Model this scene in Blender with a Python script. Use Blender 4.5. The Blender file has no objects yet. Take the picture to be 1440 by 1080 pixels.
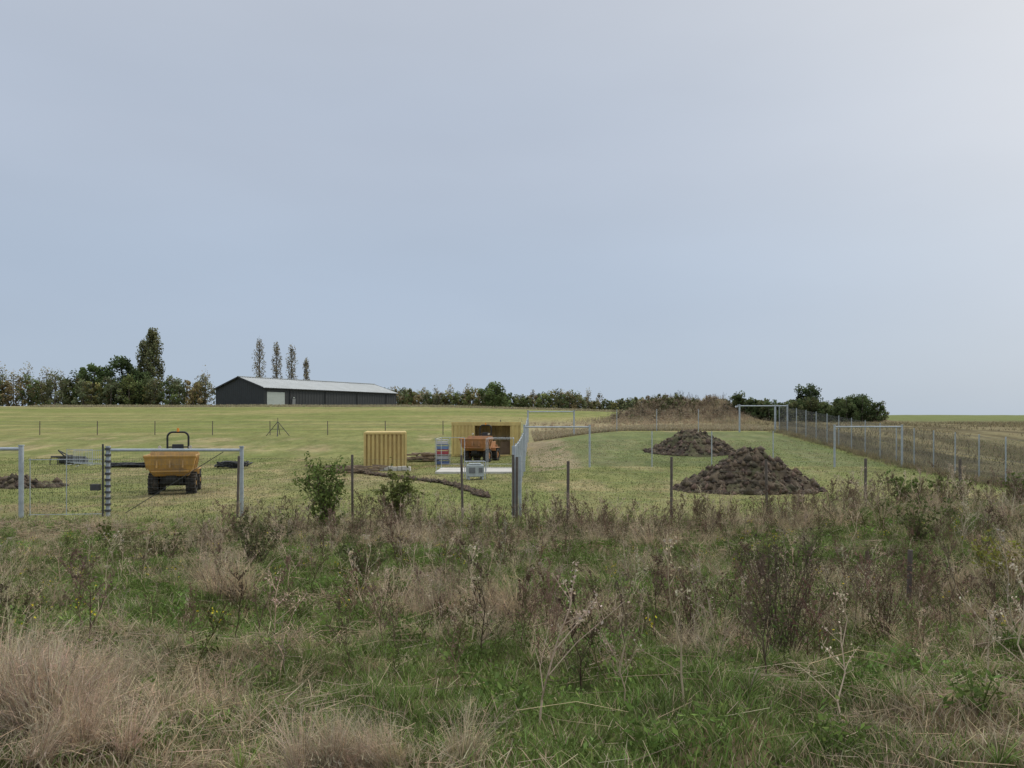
import bpy, math, numpy as np
from mathutils import Vector, Matrix
rng=np.random.default_rng(7)
S=bpy.context.scene
D=bpy.data
# ------------------------------------------------------------------ noise
_L=np.random.default_rng(3).random((256,256))
def vnoise(x,y):
    xi=np.floor(x).astype(int); yi=np.floor(y).astype(int); fx=x-xi; fy=y-yi
    fx=fx*fx*(3-2*fx); fy=fy*fy*(3-2*fy)
    g=lambda a,b:_L[a%256,b%256]
    return (g(xi,yi)*(1-fx)+g(xi+1,yi)*fx)*(1-fy)+(g(xi,yi+1)*(1-fx)+g(xi+1,yi+1)*fx)*fy
def fbm(x,y,o=4):
    s=0;a=.5;t=0
    for i in range(o):
        s=s+a*vnoise(x+17.3*i,y+9.1*i);t+=a;a*=.5;x=x*2.03;y=y*2.03
    return s/t
def sm(a,b,x):
    t=np.clip((np.asarray(x,float)-a)/(b-a),0,1);return t*t*(3-2*t)
# ------------------------------------------------------------------ terrain
def mkprof(ys,zs):
    u=np.linspace(np.log(30),np.log(4030),4000); yy=np.exp(u)-30
    z=np.interp(yy,ys,zs); k=np.exp(-.5*(np.arange(-40,41)/13)**2);k/=k.sum()
    z2=np.convolve(np.pad(z,40,mode='edge'),k,'valid')
    return yy,z2
PL=mkprof([0,3.5,8,15,21,25,34,48,61,70,81,120,180,240,400,4000],[-1.5,-1.68,-2.25,-2.85,-3.1,-3.15,-3.2,-3.1,-3.0,-2.45,-1.7,.25,3.2,3.45,3.0,-4])
PR=mkprof([0,3.5,8,15,21,25,34,45,66,76,100,180,300,500,4000],[-1.5,-1.68,-2.25,-2.85,-3.1,-3.2,-3.2,-2.8,-1.15,-.8,-.4,.6,1.65,2.2,4])
def H(x,y,micro=True):
    x=np.asarray(x,float);y=np.asarray(y,float)
    yy=np.maximum(y,0)
    l=np.interp(yy,*PL);r=np.interp(yy,*PR)
    c=np.interp(yy,[60,180],[2,25]);w=np.interp(yy,[60,180],[3.0,58])
    t=sm(-1,1,(x-c)/w)
    z=l*(1-t)+r*t
    z=z+.72*sm(4,10,x)*(1-sm(13.5,18,x))*sm(7,15,y)*(1-sm(19,24,y))
    z=z-.15*sm(-4,-9,x)*sm(9,14,y)*(1-sm(20,25,y))
    # scrub mound
    z=z+3.0*np.exp(-((x-22.5)/5.4)**2-((y-112)/8)**2)*(0.75+.5*fbm(x*.35,y*.35,3))
    z=z+2.2*np.exp(-((x-29.5)/3.6)**2-((y-108)/6)**2)*(0.7+.6*fbm(x*.6+4,y*.6,3))
    z=z+1.3*np.exp(-((x-50.0)/2.4)**2-((y-112)/6)**2)
    if micro:
        f=1-sm(20,25,y)
        z=z+f*(.46*(fbm(x*.7,y*.7,3)-.5)+.14*(fbm(x*3,y*3,2)-.5))+.03*(fbm(x*.8+5,y*.8,2)-.5)
        z=z+sm(80,300,y)*.5*(fbm(x*.05,y*.05,2)-.5)
    return z
def h1(x,y): return float(H(np.array([x]),np.array([y]))[0])
# ------------------------------------------------------------------ materials
def nmat(name):
    m=D.materials.new(name);m.use_nodes=True;n=m.node_tree.nodes;l=m.node_tree.links
    n.clear();o=n.new('ShaderNodeOutputMaterial');return m,n,l,o
def veg_mat(name,trans=.3):
    m,n,l,o=nmat(name)
    a=n.new('ShaderNodeAttribute');a.attribute_name='Col'
    d=n.new('ShaderNodeBsdfDiffuse');t=n.new('ShaderNodeBsdfTranslucent');x=n.new('ShaderNodeMixShader');x.inputs[0].default_value=trans
    l.new(a.outputs['Color'],d.inputs[0]);l.new(a.outputs['Color'],t.inputs[0]);l.new(d.outputs[0],x.inputs[1]);l.new(t.outputs[0],x.inputs[2]);l.new(x.outputs[0],o.inputs[0])
    return m
def hard(name,col,rough=.6,metal=0,ns=3,amt=.25,bump=0.0,dirt=None,dirtamt=0,attr=False):
    m,n,l,o=nmat(name)
    p=n.new('ShaderNodeBsdfPrincipled');p.inputs['Roughness'].default_value=rough;p.inputs['Metallic'].default_value=metal
    tc=n.new('ShaderNodeTexCoord')
    no=n.new('ShaderNodeTexNoise');no.inputs['Scale'].default_value=ns;no.inputs['Detail'].default_value=6;no.inputs['Roughness'].default_value=.65
    l.new(tc.outputs['Object'],no.inputs['Vector'])
    mr=n.new('ShaderNodeMapRange');mr.inputs[1].default_value=.3;mr.inputs[2].default_value=.7;mr.inputs[3].default_value=1-amt;mr.inputs[4].default_value=1+amt
    l.new(no.outputs[0],mr.inputs[0])
    sc=n.new('ShaderNodeVectorMath');sc.operation='SCALE';l.new(mr.outputs[0],sc.inputs['Scale'])
    if attr:
        a=n.new('ShaderNodeAttribute');a.attribute_name='Col';l.new(a.outputs['Color'],sc.inputs[0])
    else: sc.inputs[0].default_value=col
    out=sc.outputs[0]
    if dirt:
        n2=n.new('ShaderNodeTexNoise');n2.inputs['Scale'].default_value=ns*.6;n2.inputs['Detail'].default_value=8;n2.inputs['Roughness'].default_value=.75
        mp=n.new('ShaderNodeMapping');mp.inputs['Scale'].default_value=(1,1,.35);l.new(tc.outputs['Object'],mp.inputs[0]);l.new(mp.outputs[0],n2.inputs['Vector'])
        m2=n.new('ShaderNodeMapRange');m2.inputs[1].default_value=.48;m2.inputs[2].default_value=.66;m2.inputs[3].default_value=0;m2.inputs[4].default_value=dirtamt
        l.new(n2.outputs[0],m2.inputs[0])
        mi=n.new('ShaderNodeMix');mi.data_type='RGBA';l.new(m2.outputs[0],mi.inputs[0]);l.new(out,mi.inputs[6]);mi.inputs[7].default_value=(*dirt,1);out=mi.outputs[2]
    l.new(out,p.inputs['Base Color'])
    if bump:
        b=n.new('ShaderNodeBump');b.inputs['Strength'].default_value=bump;b.inputs['Distance'].default_value=.05;l.new(no.outputs[0],b.inputs['Height']);l.new(b.outputs[0],p.inputs['Normal'])
    l.new(p.outputs[0],o.inputs[0]);return m
VEG=veg_mat('vegetation_leaf_and_stem',.25);TREE=veg_mat('tree_foliage_and_bark',.3)
# ------------------------------------------------------------------ mesh helpers
def mk(name,V,T,C=None,mat=None,parent=None,smooth=False):
    V=np.ascontiguousarray(V,np.float32);T=np.ascontiguousarray(T,np.int32)
    me=D.meshes.new(name);k=T.shape[1];n=len(T)
    me.vertices.add(len(V));me.vertices.foreach_set('co',V.ravel())
    me.loops.add(n*k);me.loops.foreach_set('vertex_index',T.ravel())
    me.polygons.add(n);me.polygons.foreach_set('loop_start',np.arange(0,n*k,k,dtype=np.int32))
    try: me.polygons.foreach_set('loop_total',np.full(n,k,np.int32))
    except Exception: pass
    me.update(calc_edges=True)
    if C is not None:
        a=me.color_attributes.new('Col','FLOAT_COLOR','POINT')
        c=np.ones((len(V),4),np.float32);c[:,:3]=C;a.data.foreach_set('color',c.ravel())
    if smooth: me.polygons.foreach_set('use_smooth',np.ones(n,bool))
    if mat: me.materials.append(mat)
    ob=D.objects.new(name,me);S.collection.objects.link(ob)
    if parent: ob.parent=parent
    return ob
class Acc:
    def __init__(s): s.V=[];s.T=[];s.C=[];s.n=0
    def add(s,V,T,C):
        if len(V)==0: return
        C=np.broadcast_to(np.asarray(C,float),(len(V),3))
        s.V.append(V);s.T.append(T+s.n);s.C.append(C);s.n+=len(V)
    def get(s): return np.concatenate(s.V),np.concatenate(s.T),np.concatenate(s.C)
    def obj(s,name,mat,parent=None): return mk(name,*s.get(),mat,parent)
def vary(c,n,amt=.2,r=rng):
    c=np.asarray(c,float);return np.clip(c*(1+amt*(r.random((n,1))*2-1))*(1+.09*(r.random((n,3))*2-1)),0,1)
def blades(base,h,w,bend,az,c0,c1,waz=None):
    n=len(base);t=np.array([0,.4,.75,1.]);wt=np.array([1,.85,.5])
    d=np.stack([np.cos(az),np.sin(az),0*az],1)
    lean=np.clip(bend/np.maximum(h,1e-4),0,.97);up=h*np.sqrt(1-.6*lean**2)
    P=base[:,None,:]+d[:,None,:]*(bend[:,None]*t**1.7)[:,:,None]
    P[:,:,2]+=up[:,None]*(t-.25*lean[:,None]*t**3)
    if waz is None: waz=rng.random(n)*np.pi
    wv=np.stack([np.cos(waz),np.sin(waz),0*waz],1)*w[:,None]*.5
    V=np.zeros((n,7,3))
    for i in range(3):
        V[:,2*i]=P[:,i]-wv*wt[i];V[:,2*i+1]=P[:,i]+wv*wt[i]
    V[:,6]=P[:,3]
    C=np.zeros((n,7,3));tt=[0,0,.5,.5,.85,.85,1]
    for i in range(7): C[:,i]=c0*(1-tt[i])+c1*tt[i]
    T=np.array([[0,1,3],[0,3,2],[2,3,5],[2,5,4],[4,5,6]])
    T=(T[None]+(np.arange(n)*7)[:,None,None]).reshape(-1,3)
    return V.reshape(-1,3),T,C.reshape(-1,3)
def segs(a,b,r0,r1,c,k=3):
    a=np.atleast_2d(a).astype(float);b=np.atleast_2d(b).astype(float);n=len(a)
    r0=np.broadcast_to(r0,(n,));r1=np.broadcast_to(r1,(n,))
    d=b-a;d/=np.maximum(np.linalg.norm(d,axis=1,keepdims=True),1e-9)
    ref=np.where(np.abs(d[:,2:3])>.9,np.array([[1.,0,0]]),np.array([[0,0,1.]]))
    u=np.cross(d,ref);u/=np.linalg.norm(u,axis=1,keepdims=True);v=np.cross(d,u)
    V=np.zeros((n,2*k,3))
    for i in range(k):
        q=2*math.pi*i/k;o=u*math.cos(q)+v*math.sin(q)
        V[:,i]=a+o*r0[:,None];V[:,k+i]=b+o*r1[:,None]
    T=[]
    for i in range(k):
        j=(i+1)%k;T+=[[i,j,k+j],[i,k+j,k+i]]
    if k>3:
        for i in range(1,k-1): T+=[[k,k+i,k+i+1],[0,i+1,i]]
    T=(np.array(T)[None]+(np.arange(n)*2*k)[:,None,None]).reshape(-1,3)
    c=np.asarray(c,float)
    C=np.broadcast_to(c,(n,3)) if c.ndim==1 else c
    return V.reshape(-1,3),T,np.repeat(C,2*k,axis=0)
def leaves(c,size,col,asp=.5,r=rng,up=0.):
    n=len(c);u=r.normal(size=(n,3));u/=np.linalg.norm(u,axis=1,keepdims=True)
    w=r.normal(size=(n,3));w[:,2]*=(1-up);w=np.cross(u,w);w/=np.maximum(np.linalg.norm(w,axis=1,keepdims=True),1e-6)
    size=np.broadcast_to(size,(n,))[:,None]
    V=np.stack([c-u*size*.5,c+w*size*asp*.5,c+u*size*.5,c-w*size*asp*.5],1)
    T=(np.array([[0,1,2],[0,2,3]])[None]+(np.arange(n)*4)[:,None,None]).reshape(-1,3)
    return V.reshape(-1,3),T,np.repeat(np.broadcast_to(col,(n,3)),4,axis=0)
def place(t,pos,s,rz,tint):
    V,T,C=t;n=len(pos);c,si=np.cos(rz),np.sin(rz)
    s=np.asarray(s)
    if s.ndim==1: s=np.stack([s,s,s],1)
    lx=rng.normal(0,.17,n)[:,None];ly=rng.normal(0,.17,n)[:,None]
    Z=V[None,:,2]*s[:,2:3]
    X=(V[None,:,0]*c[:,None]-V[None,:,1]*si[:,None])*s[:,0:1]+lx*Z;Y=(V[None,:,0]*si[:,None]+V[None,:,1]*c[:,None])*s[:,1:2]+ly*Z
    W=np.stack([X,Y,Z],2)+pos[:,None,:]
    TT=(T[None]+(np.arange(n)*len(V))[:,None,None]).reshape(-1,3)
    CC=np.clip(C[None]*tint[:,None,:],0,1).reshape(-1,3)
    return W.reshape(-1,3),TT,CC
class Solid:
    """polygons accumulated into one named mesh"""
    def __init__(s): s.v=[];s.f=[]
    def poly(s,vs,fs):
        n=len(s.v);s.v+=[tuple(v) for v in vs];s.f+=[tuple(i+n for i in f) for f in fs]
    def box(s,c,d,rot=None):
        x,y,z=[q/2 for q in d];vs=[Vector((i*x,j*y,k*z)) for i in(-1,1) for j in(-1,1) for k in(-1,1)]
        if rot: vs=[Matrix.Rotation(rot[1],3,rot[0])@v for v in vs]
        c=Vector(c);s.poly([v+c for v in vs],[(0,1,3,2),(4,6,7,5),(0,4,5,1),(2,3,7,6),(0,2,6,4),(1,5,7,3)])
    def cyl(s,a,b,r,k=12,r2=None):
        a=Vector(a);b=Vector(b);d=(b-a).normalized();ref=Vector((1,0,0)) if abs(d.z)>.9 else Vector((0,0,1))
        u=d.cross(ref).normalized();v=d.cross(u);r2=r if r2 is None else r2
        ring=lambda c,R:[c+(u*math.cos(2*math.pi*i/k)+v*math.sin(2*math.pi*i/k))*R for i in range(k)]
        s.poly(ring(a,r)+ring(b,r2),[(i,(i+1)%k,k+(i+1)%k,k+i) for i in range(k)]+[tuple(range(k))[::-1],tuple(range(k,2*k))])
    def pipe(s,pts,r,k=8):
        for a,b in zip(pts[:-1],pts[1:]): s.cyl(a,b,r,k)
    def obj(s,name,mat,parent=None,bevel=0,smooth=False):
        me=D.meshes.new(name);me.from_pydata(s.v,[],s.f);me.update();me.materials.append(mat)
        o=D.objects.new(name,me);S.collection.objects.link(o)
        if parent:o.parent=parent
        if bevel:
            b=o.modifiers.new('bevel','BEVEL');b.width=bevel;b.segments=2;b.limit_method='ANGLE'
        if smooth: me.polygons.foreach_set('use_smooth',np.ones(len(me.polygons),bool))
        return o
def empty(name,loc,rz=0):
    e=D.objects.new(name,None);e.location=loc;e.rotation_euler=(0,0,rz);S.collection.objects.link(e);e.empty_display_size=.3;return e
# ------------------------------------------------------------------ ground
def grow(a,b,step,f):
    o=[a]
    while o[-1]<b: step*=f;o.append(o[-1]+step)
    return np.array(o[1:])
ys=np.concatenate([-grow(3,60,.5,1.3)[::-1]*1.0,np.arange(-3,26,.12),np.arange(26,85,.25),grow(85,3800,.3,1.03)])
xr=np.concatenate([np.arange(0,16,.16),np.arange(16,45,.3),grow(45,3000,.35,1.05)])
xs=np.concatenate([-xr[:0:-1],xr])
X,Y=np.meshgrid(xs,ys);Z=H(X,Y)
V=np.stack([X.ravel(),Y.ravel(),Z.ravel()],1)
nx=len(xs);ny=len(ys);i=np.arange(nx*ny).reshape(ny,nx)
Q=np.stack([i[:-1,:-1].ravel(),i[:-1,1:].ravel(),i[1:,1:].ravel(),i[1:,:-1].ravel()],1)
x=V[:,0];y=V[:,1]
def lerp(a,b,t): return a*(1-t[:,None])+np.asarray(b,float)*t[:,None]
C=np.tile([.215,.232,.095],(len(x),1))                       # mown lawn
n1=fbm(x*.35,y*.12,4);n2=fbm(x*1.3+40,y*.7,4);n3=fbm(x*.09+3,y*.22+9,4)
C=lerp(C,[.32,.285,.16],sm(.45,.62,n1)*.75)
C=lerp(C,[.13,.16,.055],sm(.5,.68,n2)*.6)
C=lerp(C,[.15,.19,.065],sm(.45,.6,n3)*.55)
far=sm(76,90,y)*(1-sm(0,30,x-(y-80)*.15))
C=lerp(C,[.195,.225,.075],far*.8)
C=lerp(C,[.30,.275,.13],far*sm(.45,.60,fbm(x*.05+7,y*.12,4))*.55)
C=lerp(C,[.14,.185,.058],far*sm(.48,.62,fbm(x*.03+27,y*.3,4))*.5)
C=lerp(C,[.34,.31,.2],sm(166,178,y)*.6*far)                # straw edge at crest
inC=(x>1.6)&(x<22.5)
C=lerp(C,[.12,.165,.075],inC*sm(45,45.4,y)*(1-sm(67.5,68.5,y))*.8*(0.55+.45*n1))
C=lerp(C,[.30,.26,.175],sm(1.0,1.3,x)*(1-sm(3.6,4.6,x))*sm(44,45,y)*(1-sm(68,70,y))*.85*sm(.2,.45,n2))
C=lerp(C,[.15,.19,.075],sm(2,6,x)*sm(35,37,y)*(1-sm(44,45,y))*(1-sm(21,23,x))*.3)
# rough strip behind pens + right field
C=lerp(C,[.30,.27,.17],sm(69,71,y)*(1-sm(100,120,y))*sm(0,3,x)*(1-sm(23,26,x))*.85)
rf=sm(24.2,25,x-(y-60)*.02)*sm(10,15,y)
C=lerp(C,[.195,.175,.10],rf*(1-sm(110,150,y))*.85)
C=lerp(C,[.09,.08,.045],rf*(1-sm(100,140,y))*sm(.42,.56,fbm(x*.5,y*.12+3,4))*.8)
C=lerp(C,[.13,.175,.06],rf*sm(90,130,y)*.75)
C=lerp(C,[.13,.10,.065],np.exp(-((x-30.5)/3.4)**2-((y-104)/6)**2)*1.0)
C=lerp(C,[.19,.145,.1],np.exp(-((x-49.5)/3.0)**2-((y-107)/6)**2)*1.0)
C=lerp(C,[.26,.22,.15],np.exp(-((x-22)/6)**2-((y-110)/10)**2)*.9)
C=lerp(C,[.22,.17,.11],np.exp(-((x+15)/6)**2-((y-27.5)/2)**2)*sm(.42,.6,n2)*.8)
C=lerp(C,[.24,.20,.13],np.exp(-((x+14)/3.5)**2-((y-33)/1.6)**2)*sm(.38,.6,n2)*.7)
C=lerp(C,[.24,.19,.12],np.exp(-((x+4)/4.5)**2-((y-50)/6)**2)*sm(.42,.6,n2)*.7)
C=lerp(C,[.25,.215,.14],np.exp(-((x+12)/9)**2-((y-40)/4)**2)*sm(.45,.6,fbm(x*.8+5,y*.3,4))*.6)
fg=1-sm(21,24.5,y+ (n2-.5)*3)
fgc=lerp(np.tile([.068,.085,.034],(len(x),1)),[.16,.13,.08],sm(.42,.6,fbm(x*1.1+3,y*1.1,4)))
C=C*(1-fg[:,None])+fgc*fg[:,None]
C=np.clip(C,0,1)
m,n,l,o=nmat('grass_and_earth')
a=n.new('ShaderNodeAttribute');a.attribute_name='Col';g=n.new('ShaderNodeNewGeometry')
def nz(scale,det,vs=(1,1,1),rough=.7):
    mp=n.new('ShaderNodeMapping');mp.inputs['Scale'].default_value=vs;l.new(g.outputs['Position'],mp.inputs[0])
    t=n.new('ShaderNodeTexNoise');t.inputs['Scale'].default_value=scale;t.inputs['Detail'].default_value=det;t.inputs['Roughness'].default_value=rough;l.new(mp.outputs[0],t.inputs['Vector']);return t.outputs[0]
def mr_(i,lo,hi,a_=.3,b_=.7):
    q=n.new('ShaderNodeMapRange');q.inputs[1].default_value=a_;q.inputs[2].default_value=b_;q.inputs[3].default_value=lo;q.inputs[4].default_value=hi;l.new(i,q.inputs[0]);return q.outputs[0]
A=nz(5,8,(1,.4,1),.75);B=nz(.6,5,(1,.4,1));C3=nz(40,3,(1,1,1),.8)
mu=n.new('ShaderNodeMath');mu.operation='MULTIPLY';l.new(mr_(A,.72,1.28),mu.inputs[0]);l.new(mr_(B,.78,1.22),mu.inputs[1])
mu2=n.new('ShaderNodeMath');mu2.operation='MULTIPLY';l.new(mu.outputs[0],mu2.inputs[0]);l.new(mr_(C3,.8,1.2),mu2.inputs[1])
sc=n.new('ShaderNodeVectorMath');sc.operation='SCALE';l.new(a.outputs['Color'],sc.inputs[0]);l.new(mu2.outputs[0],sc.inputs['Scale'])
mi=n.new('ShaderNodeMix');mi.data_type='RGBA';mi.blend_type='MULTIPLY';l.new(mr_(nz(2.2,5,(1,.5,1)),0,.8),mi.inputs[0]);l.new(sc.outputs[0],mi.inputs[6]);mi.inputs[7].default_value=(1.15,.97,.88,1)
p=n.new('ShaderNodeBsdfPrincipled');p.inputs['Roughness'].default_value=1;p.inputs['Specular IOR Level'].default_value=.05;l.new(mi.outputs[2],p.inputs['Base Color'])
b=n.new('ShaderNodeBump');b.inputs['Strength'].default_value=.6;b.inputs['Distance'].default_value=.06;l.new(A,b.inputs['Height']);l.new(b.outputs[0],p.inputs['Normal']);l.new(p.outputs[0],o.inputs[0])
mk('ground',V,Q,C,m,smooth=True)
# ------------------------------------------------------------------ foreground vegetation
def samp(n,y0,y1,pw=1.0,mar=1.5):
    u=rng.random(n);e=pw+1;yy=(y0**e+u*(y1**e-y0**e))**(1/e)
    xx=(rng.random(n)*2-1)*(.72*yy+mar);return xx,yy
def dryness(x,y): return fbm(x*.55+11,y*.55+2,4)
def greenpatch(x,y):
    g=0*x
    for cx,cy,rx,ry in [(-3.2,8.7,3.0,2.0),(-6,12,4,2.4),(.4,5.0,1.3,.9),(3.2,5.2,1.4,.7),(3.5,15.5,4.2,2.6),(10,17,3.4,2.4),(5.0,6.3,1.0,1.0),(-1.2,6.2,1.1,.6),(1.8,11.2,2.2,1.4),(-13,18,6,3),(.9,4.0,1.2,.5),(-3,15,3.4,1.4)]:
        g=g+np.exp(-((x-cx)/rx)**2-((y-cy)/ry)**2)
    return np.clip(g,0,1)
G=Acc()
for (N,y0,y1,hm,wm) in [(150000,2.3,8,.11,.006),(110000,8,16,.15,.011),(70000,16,26,.15,.017)]:
    xx,yy=samp(N,y0,y1,.6 if y0<3 else 1)
    dr=dryness(xx,yy)-.28*greenpatch(xx,yy)
    keep=rng.random(N)<np.where(yy>22,1-sm(22,25.5,yy),1)
    xx,yy,dr=xx[keep],yy[keep],dr[keep];k=len(xx)
    clump=fbm(xx*4,yy*4,2)
    hh=hm*(.5+rng.random(k)*1.1)*(.5+clump)
    isdry=rng.random(k)<sm(.40,.64,dr)*.7+.15
    tone=.65+.7*fbm(xx*1.7+9,yy*1.7,3)
    c1=np.where(isdry[:,None],vary([.54,.45,.30],k,.38),vary([.195,.275,.082],k,.5))*tone[:,None]
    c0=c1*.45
    bend=hh*(.3+rng.random(k)*.6)
    z=H(xx,yy)-.01
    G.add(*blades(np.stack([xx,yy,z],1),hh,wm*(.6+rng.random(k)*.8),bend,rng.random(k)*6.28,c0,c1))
# lying thatch (short bits, plus a few longer broken stems with a kink)
for N,L0,L1,zt in ((65000,.08,.3,.09),(4200,.15,.38,.2)):
    xx,yy=samp(N,2.3 if L1<.35 else 4.0,23,.7 if L1<.35 else 1);dr=dryness(xx,yy)-.3*greenpatch(xx,yy);kp=rng.random(N)<sm(.36,.58,dr)*.9+.12
    xx,yy=xx[kp],yy[kp];k=len(xx);az=rng.random(k)*6.28;L=L0+rng.random(k)*(L1-L0);z=H(xx,yy)+.015+rng.random(k)*zt
    a_=np.stack([xx,yy,z],1);b_=a_+np.stack([np.cos(az)*L,np.sin(az)*L,(rng.random(k)-.35)*.5*L],1);cc=vary([.52,.43,.29],k,.45)
    G.add(*segs(a_,b_,.0014+.00018*yy,.001+.00016*yy,cc))
    if L1>.35:
        az+=rng.normal(0,.6,k);e_=b_+np.stack([np.cos(az)*L*.8,np.sin(az)*L*.8,(rng.random(k)-.6)*.4*L],1);G.add(*segs(b_,e_,.001+.00016*yy,.0006+.0001*yy,cc))
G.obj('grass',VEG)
Lw=Acc();N=130000
xx,yy=samp(N,22,60,.4);keep=(np.abs(xx)<60);xx,yy=xx[keep],yy[keep];k=len(xx)
tuft=fbm(xx*1.5,yy*1.5,2);hh=(.025+.06*rng.random(k))*(.4+1.2*tuft)
c1=np.where((rng.random(k)<sm(.42,.60,fbm(xx*.35,yy*.12,4))*.6+.12)[:,None],vary([.35,.31,.175],k,.25),vary([.18,.215,.08],k,.3))
base=np.stack([xx,yy,H(xx,yy)-.005],1)
Lw.add(*blades(base,hh,.02+.02*rng.random(k),hh*.5,rng.random(k)*6.28,c1*.8,c1))
Lw.obj('lawn_grass',VEG)
# ---- plant templates
def t_weed(r,col,hcol,nb=16,heads=14,hs=.022,spread=.28,leafy=0,th=1.,lcol=(.12,.155,.055)):
    A_=Acc();npt=6;zz=np.linspace(0,1,npt);off=np.cumsum(r.normal(0,.045,(npt,2)),0);off-=off[0]
    P=np.column_stack([off,zz]);c=np.array(col)
    A_.add(*segs(P[:-1],P[1:],np.linspace(.008,.004,npt-1)*th,np.linspace(.0075,.002,npt-1)*th,c))
    t=.2+.78*r.random(nb);az=r.random(nb)*6.28
    s=np.stack([np.interp(t,zz,P[:,0]),np.interp(t,zz,P[:,1]),t],1)
    Lb=spread*(1.25-t)*(.5+r.random(nb));el=.55+r.random(nb)*.6
    d=np.stack([np.cos(az)*np.cos(el),np.sin(az)*np.cos(el),np.sin(el)],1);mid=s+d*Lb[:,None]*.55
    d2=d+r.normal(0,.22,(nb,3))+[0,0,.2];e=mid+d2*Lb[:,None]*.6
    A_.add(*segs(s,mid,.004*th,.003*th,c));A_.add(*segs(mid,e,.003*th,.0018*th,c))
    q=np.repeat(np.arange(nb),3);tt=r.random(len(q))[:,None];st=mid[q]+(e-mid)[q]*tt;en=st+(r.normal(0,.5,(len(q),3))+[0,0,.7])*Lb[q][:,None]*.22
    A_.add(*segs(st,en,.0022*th,.0014*th,c))
    q=r.integers(0,nb,nb*heads);tt=.1+.95*r.random(len(q));ctr=mid[q]+(e-mid)[q]*tt[:,None]+r.normal(0,.012,(len(q),3))
    A_.add(*leaves(ctr,hs*(.6+r.random(len(q))),vary(hcol,len(q),.35,r),.6,r))
    q=en[r.integers(0,len(en),nb*3)];A_.add(*leaves(q+r.normal(0,.008,q.shape),hs*1.1,vary(hcol,len(q),.3,r),.7,r))
    tt=.85+.2*r.random(24);top=np.stack([np.interp(tt,zz,P[:,0]),np.interp(tt,zz,P[:,1]),tt],1)+r.normal(0,.012,(24,3))
    A_.add(*leaves(top,hs,vary(hcol,24,.3,r),.6,r))
    if leafy:
        tt=.05+.75*r.random(leafy);ctr=np.stack([np.interp(tt,zz,P[:,0]),np.interp(tt,zz,P[:,1]),tt],1)+r.normal(0,.08,(leafy,3))*[1,1,.5]
        A_.add(*leaves(ctr,.06*(.5+r.random(leafy)),vary(lcol,leafy,.45,r),.35,r))
    return A_.get()
def t_dry(r,n=160,spread=.35,col=(.62,.505,.35),fine=1.,nbun=3):
    A_=Acc();bi=r.integers(0,nbun,n);baz=r.random(nbun)*6.28;bo=r.normal(0,.10,(nbun,2));bl=.1+.5*r.random(nbun);bs=.65+.5*r.random(nbun)
    az=r.random(n)*6.28;rad=.07*np.sqrt(r.random(n));base=np.stack([bo[bi,0]+np.cos(az)*rad,bo[bi,1]+np.sin(az)*rad,0*az],1)
    hh=(.22+.78*r.random(n)**1.1)*bs[bi]
    dx=np.cos(az)*spread*(.15+1.5*r.random(n)**1.5)+np.cos(baz[bi])*bl[bi];dy=np.sin(az)*spread*(.15+1.5*r.random(n)**1.5)+np.sin(baz[bi])*bl[bi]
    az2=np.arctan2(dy,dx);be=np.minimum(np.hypot(dx,dy),.95)*hh
    c=vary(col,n,.38,r);dk=r.random(n)<.15;c[dk]*=.5
    A_.add(*blades(base,hh,np.full(n,.0065*fine)*(.5+r.random(n)),be,az2,c*.55,c))
    m_=int(n*1.5);q=r.integers(0,n,m_);t=.55+.45*r.random(m_);lean=np.clip(be[q]/hh[q],0,.97);up=hh[q]*np.sqrt(1-.6*lean**2)*(t-.25*lean*t**3)
    d=np.stack([np.cos(az2[q]),np.sin(az2[q]),0*t],1);p0=base[q]+d*(be[q]*t**1.7)[:,None];p0[:,2]+=up
    p1=p0+(r.normal(0,.5,(m_,3))+[0,0,.4])*.08
    A_.add(*segs(p0,p1,.0022*fine,.0014*fine,c[q]))
    return A_.get()
def t_herb(r,n=90,col=(.165,.235,.068),R=.22,h=.26,ls=.05,asp=.4):
    A_=Acc();k=11;az=r.random(k)*6.28;rr=R*np.sqrt(r.random(k));e=np.stack([np.cos(az)*rr,np.sin(az)*rr,h*(.5+.6*r.random(k))],1)
    A_.add(*segs(e*[.2,.2,0],e,.004,.002,np.array(col)*.8))
    q=r.integers(0,k,n);t=(.25+.8*r.random(n))[:,None];c=e[q]*[.2,.2,0]*(1-t)+e[q]*t+r.normal(0,.04,(n,3));c[:,2]=np.abs(c[:,2])
    A_.add(*leaves(c,ls*(.5+r.random(n)),vary(col,n,.45,r),asp,r,.5));return A_.get()
def t_tuft(r,n=60,col=(.20,.285,.082)):
    A_=Acc();az=r.random(n)*6.28;rad=.05*np.sqrt(r.random(n));b=np.stack([np.cos(az)*rad,np.sin(az)*rad,0*az],1);hh=.5+.5*r.random(n)
    c=vary(col,n,.3,r);dr=r.random(n)<.28;c[dr]=vary([.54,.45,.3],dr.sum(),.2,r)
    A_.add(*blades(b,hh,np.full(n,.025),hh*(.3+.6*r.random(n)),az+r.normal(0,.4,n),c*.48,c));return A_.get()
R=lambda s:np.random.default_rng(s)
brown=[t_weed(R(i),(.175,.132,.092),(.175,.127,.092),11+2*i,9,.024,.30,10) for i in range(6)]
red=[t_weed(R(20+i),(.19,.12,.09),(.20,.128,.10),14+i,12,.022,.26) for i in range(4)]
pale=[t_weed(R(40+i),(.54,.44,.32),(.54,.45,.34),8,6,.020,.34) for i in range(5)]
leafyw=[t_weed(R(60+i),(.135,.125,.062),(.15,.135,.07),12,6,.026,.28,75,1.,(.125,.165,.055)) for i in range(5)]
dry=[t_dry(R(80+i),90,.28+.1*i) for i in range(6)]
dryF=[t_dry(R(90+i),330,.5,(.66,.54,.385),.8,5) for i in range(3)]
herb=[t_herb(R(100+i)) for i in range(5)]
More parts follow.
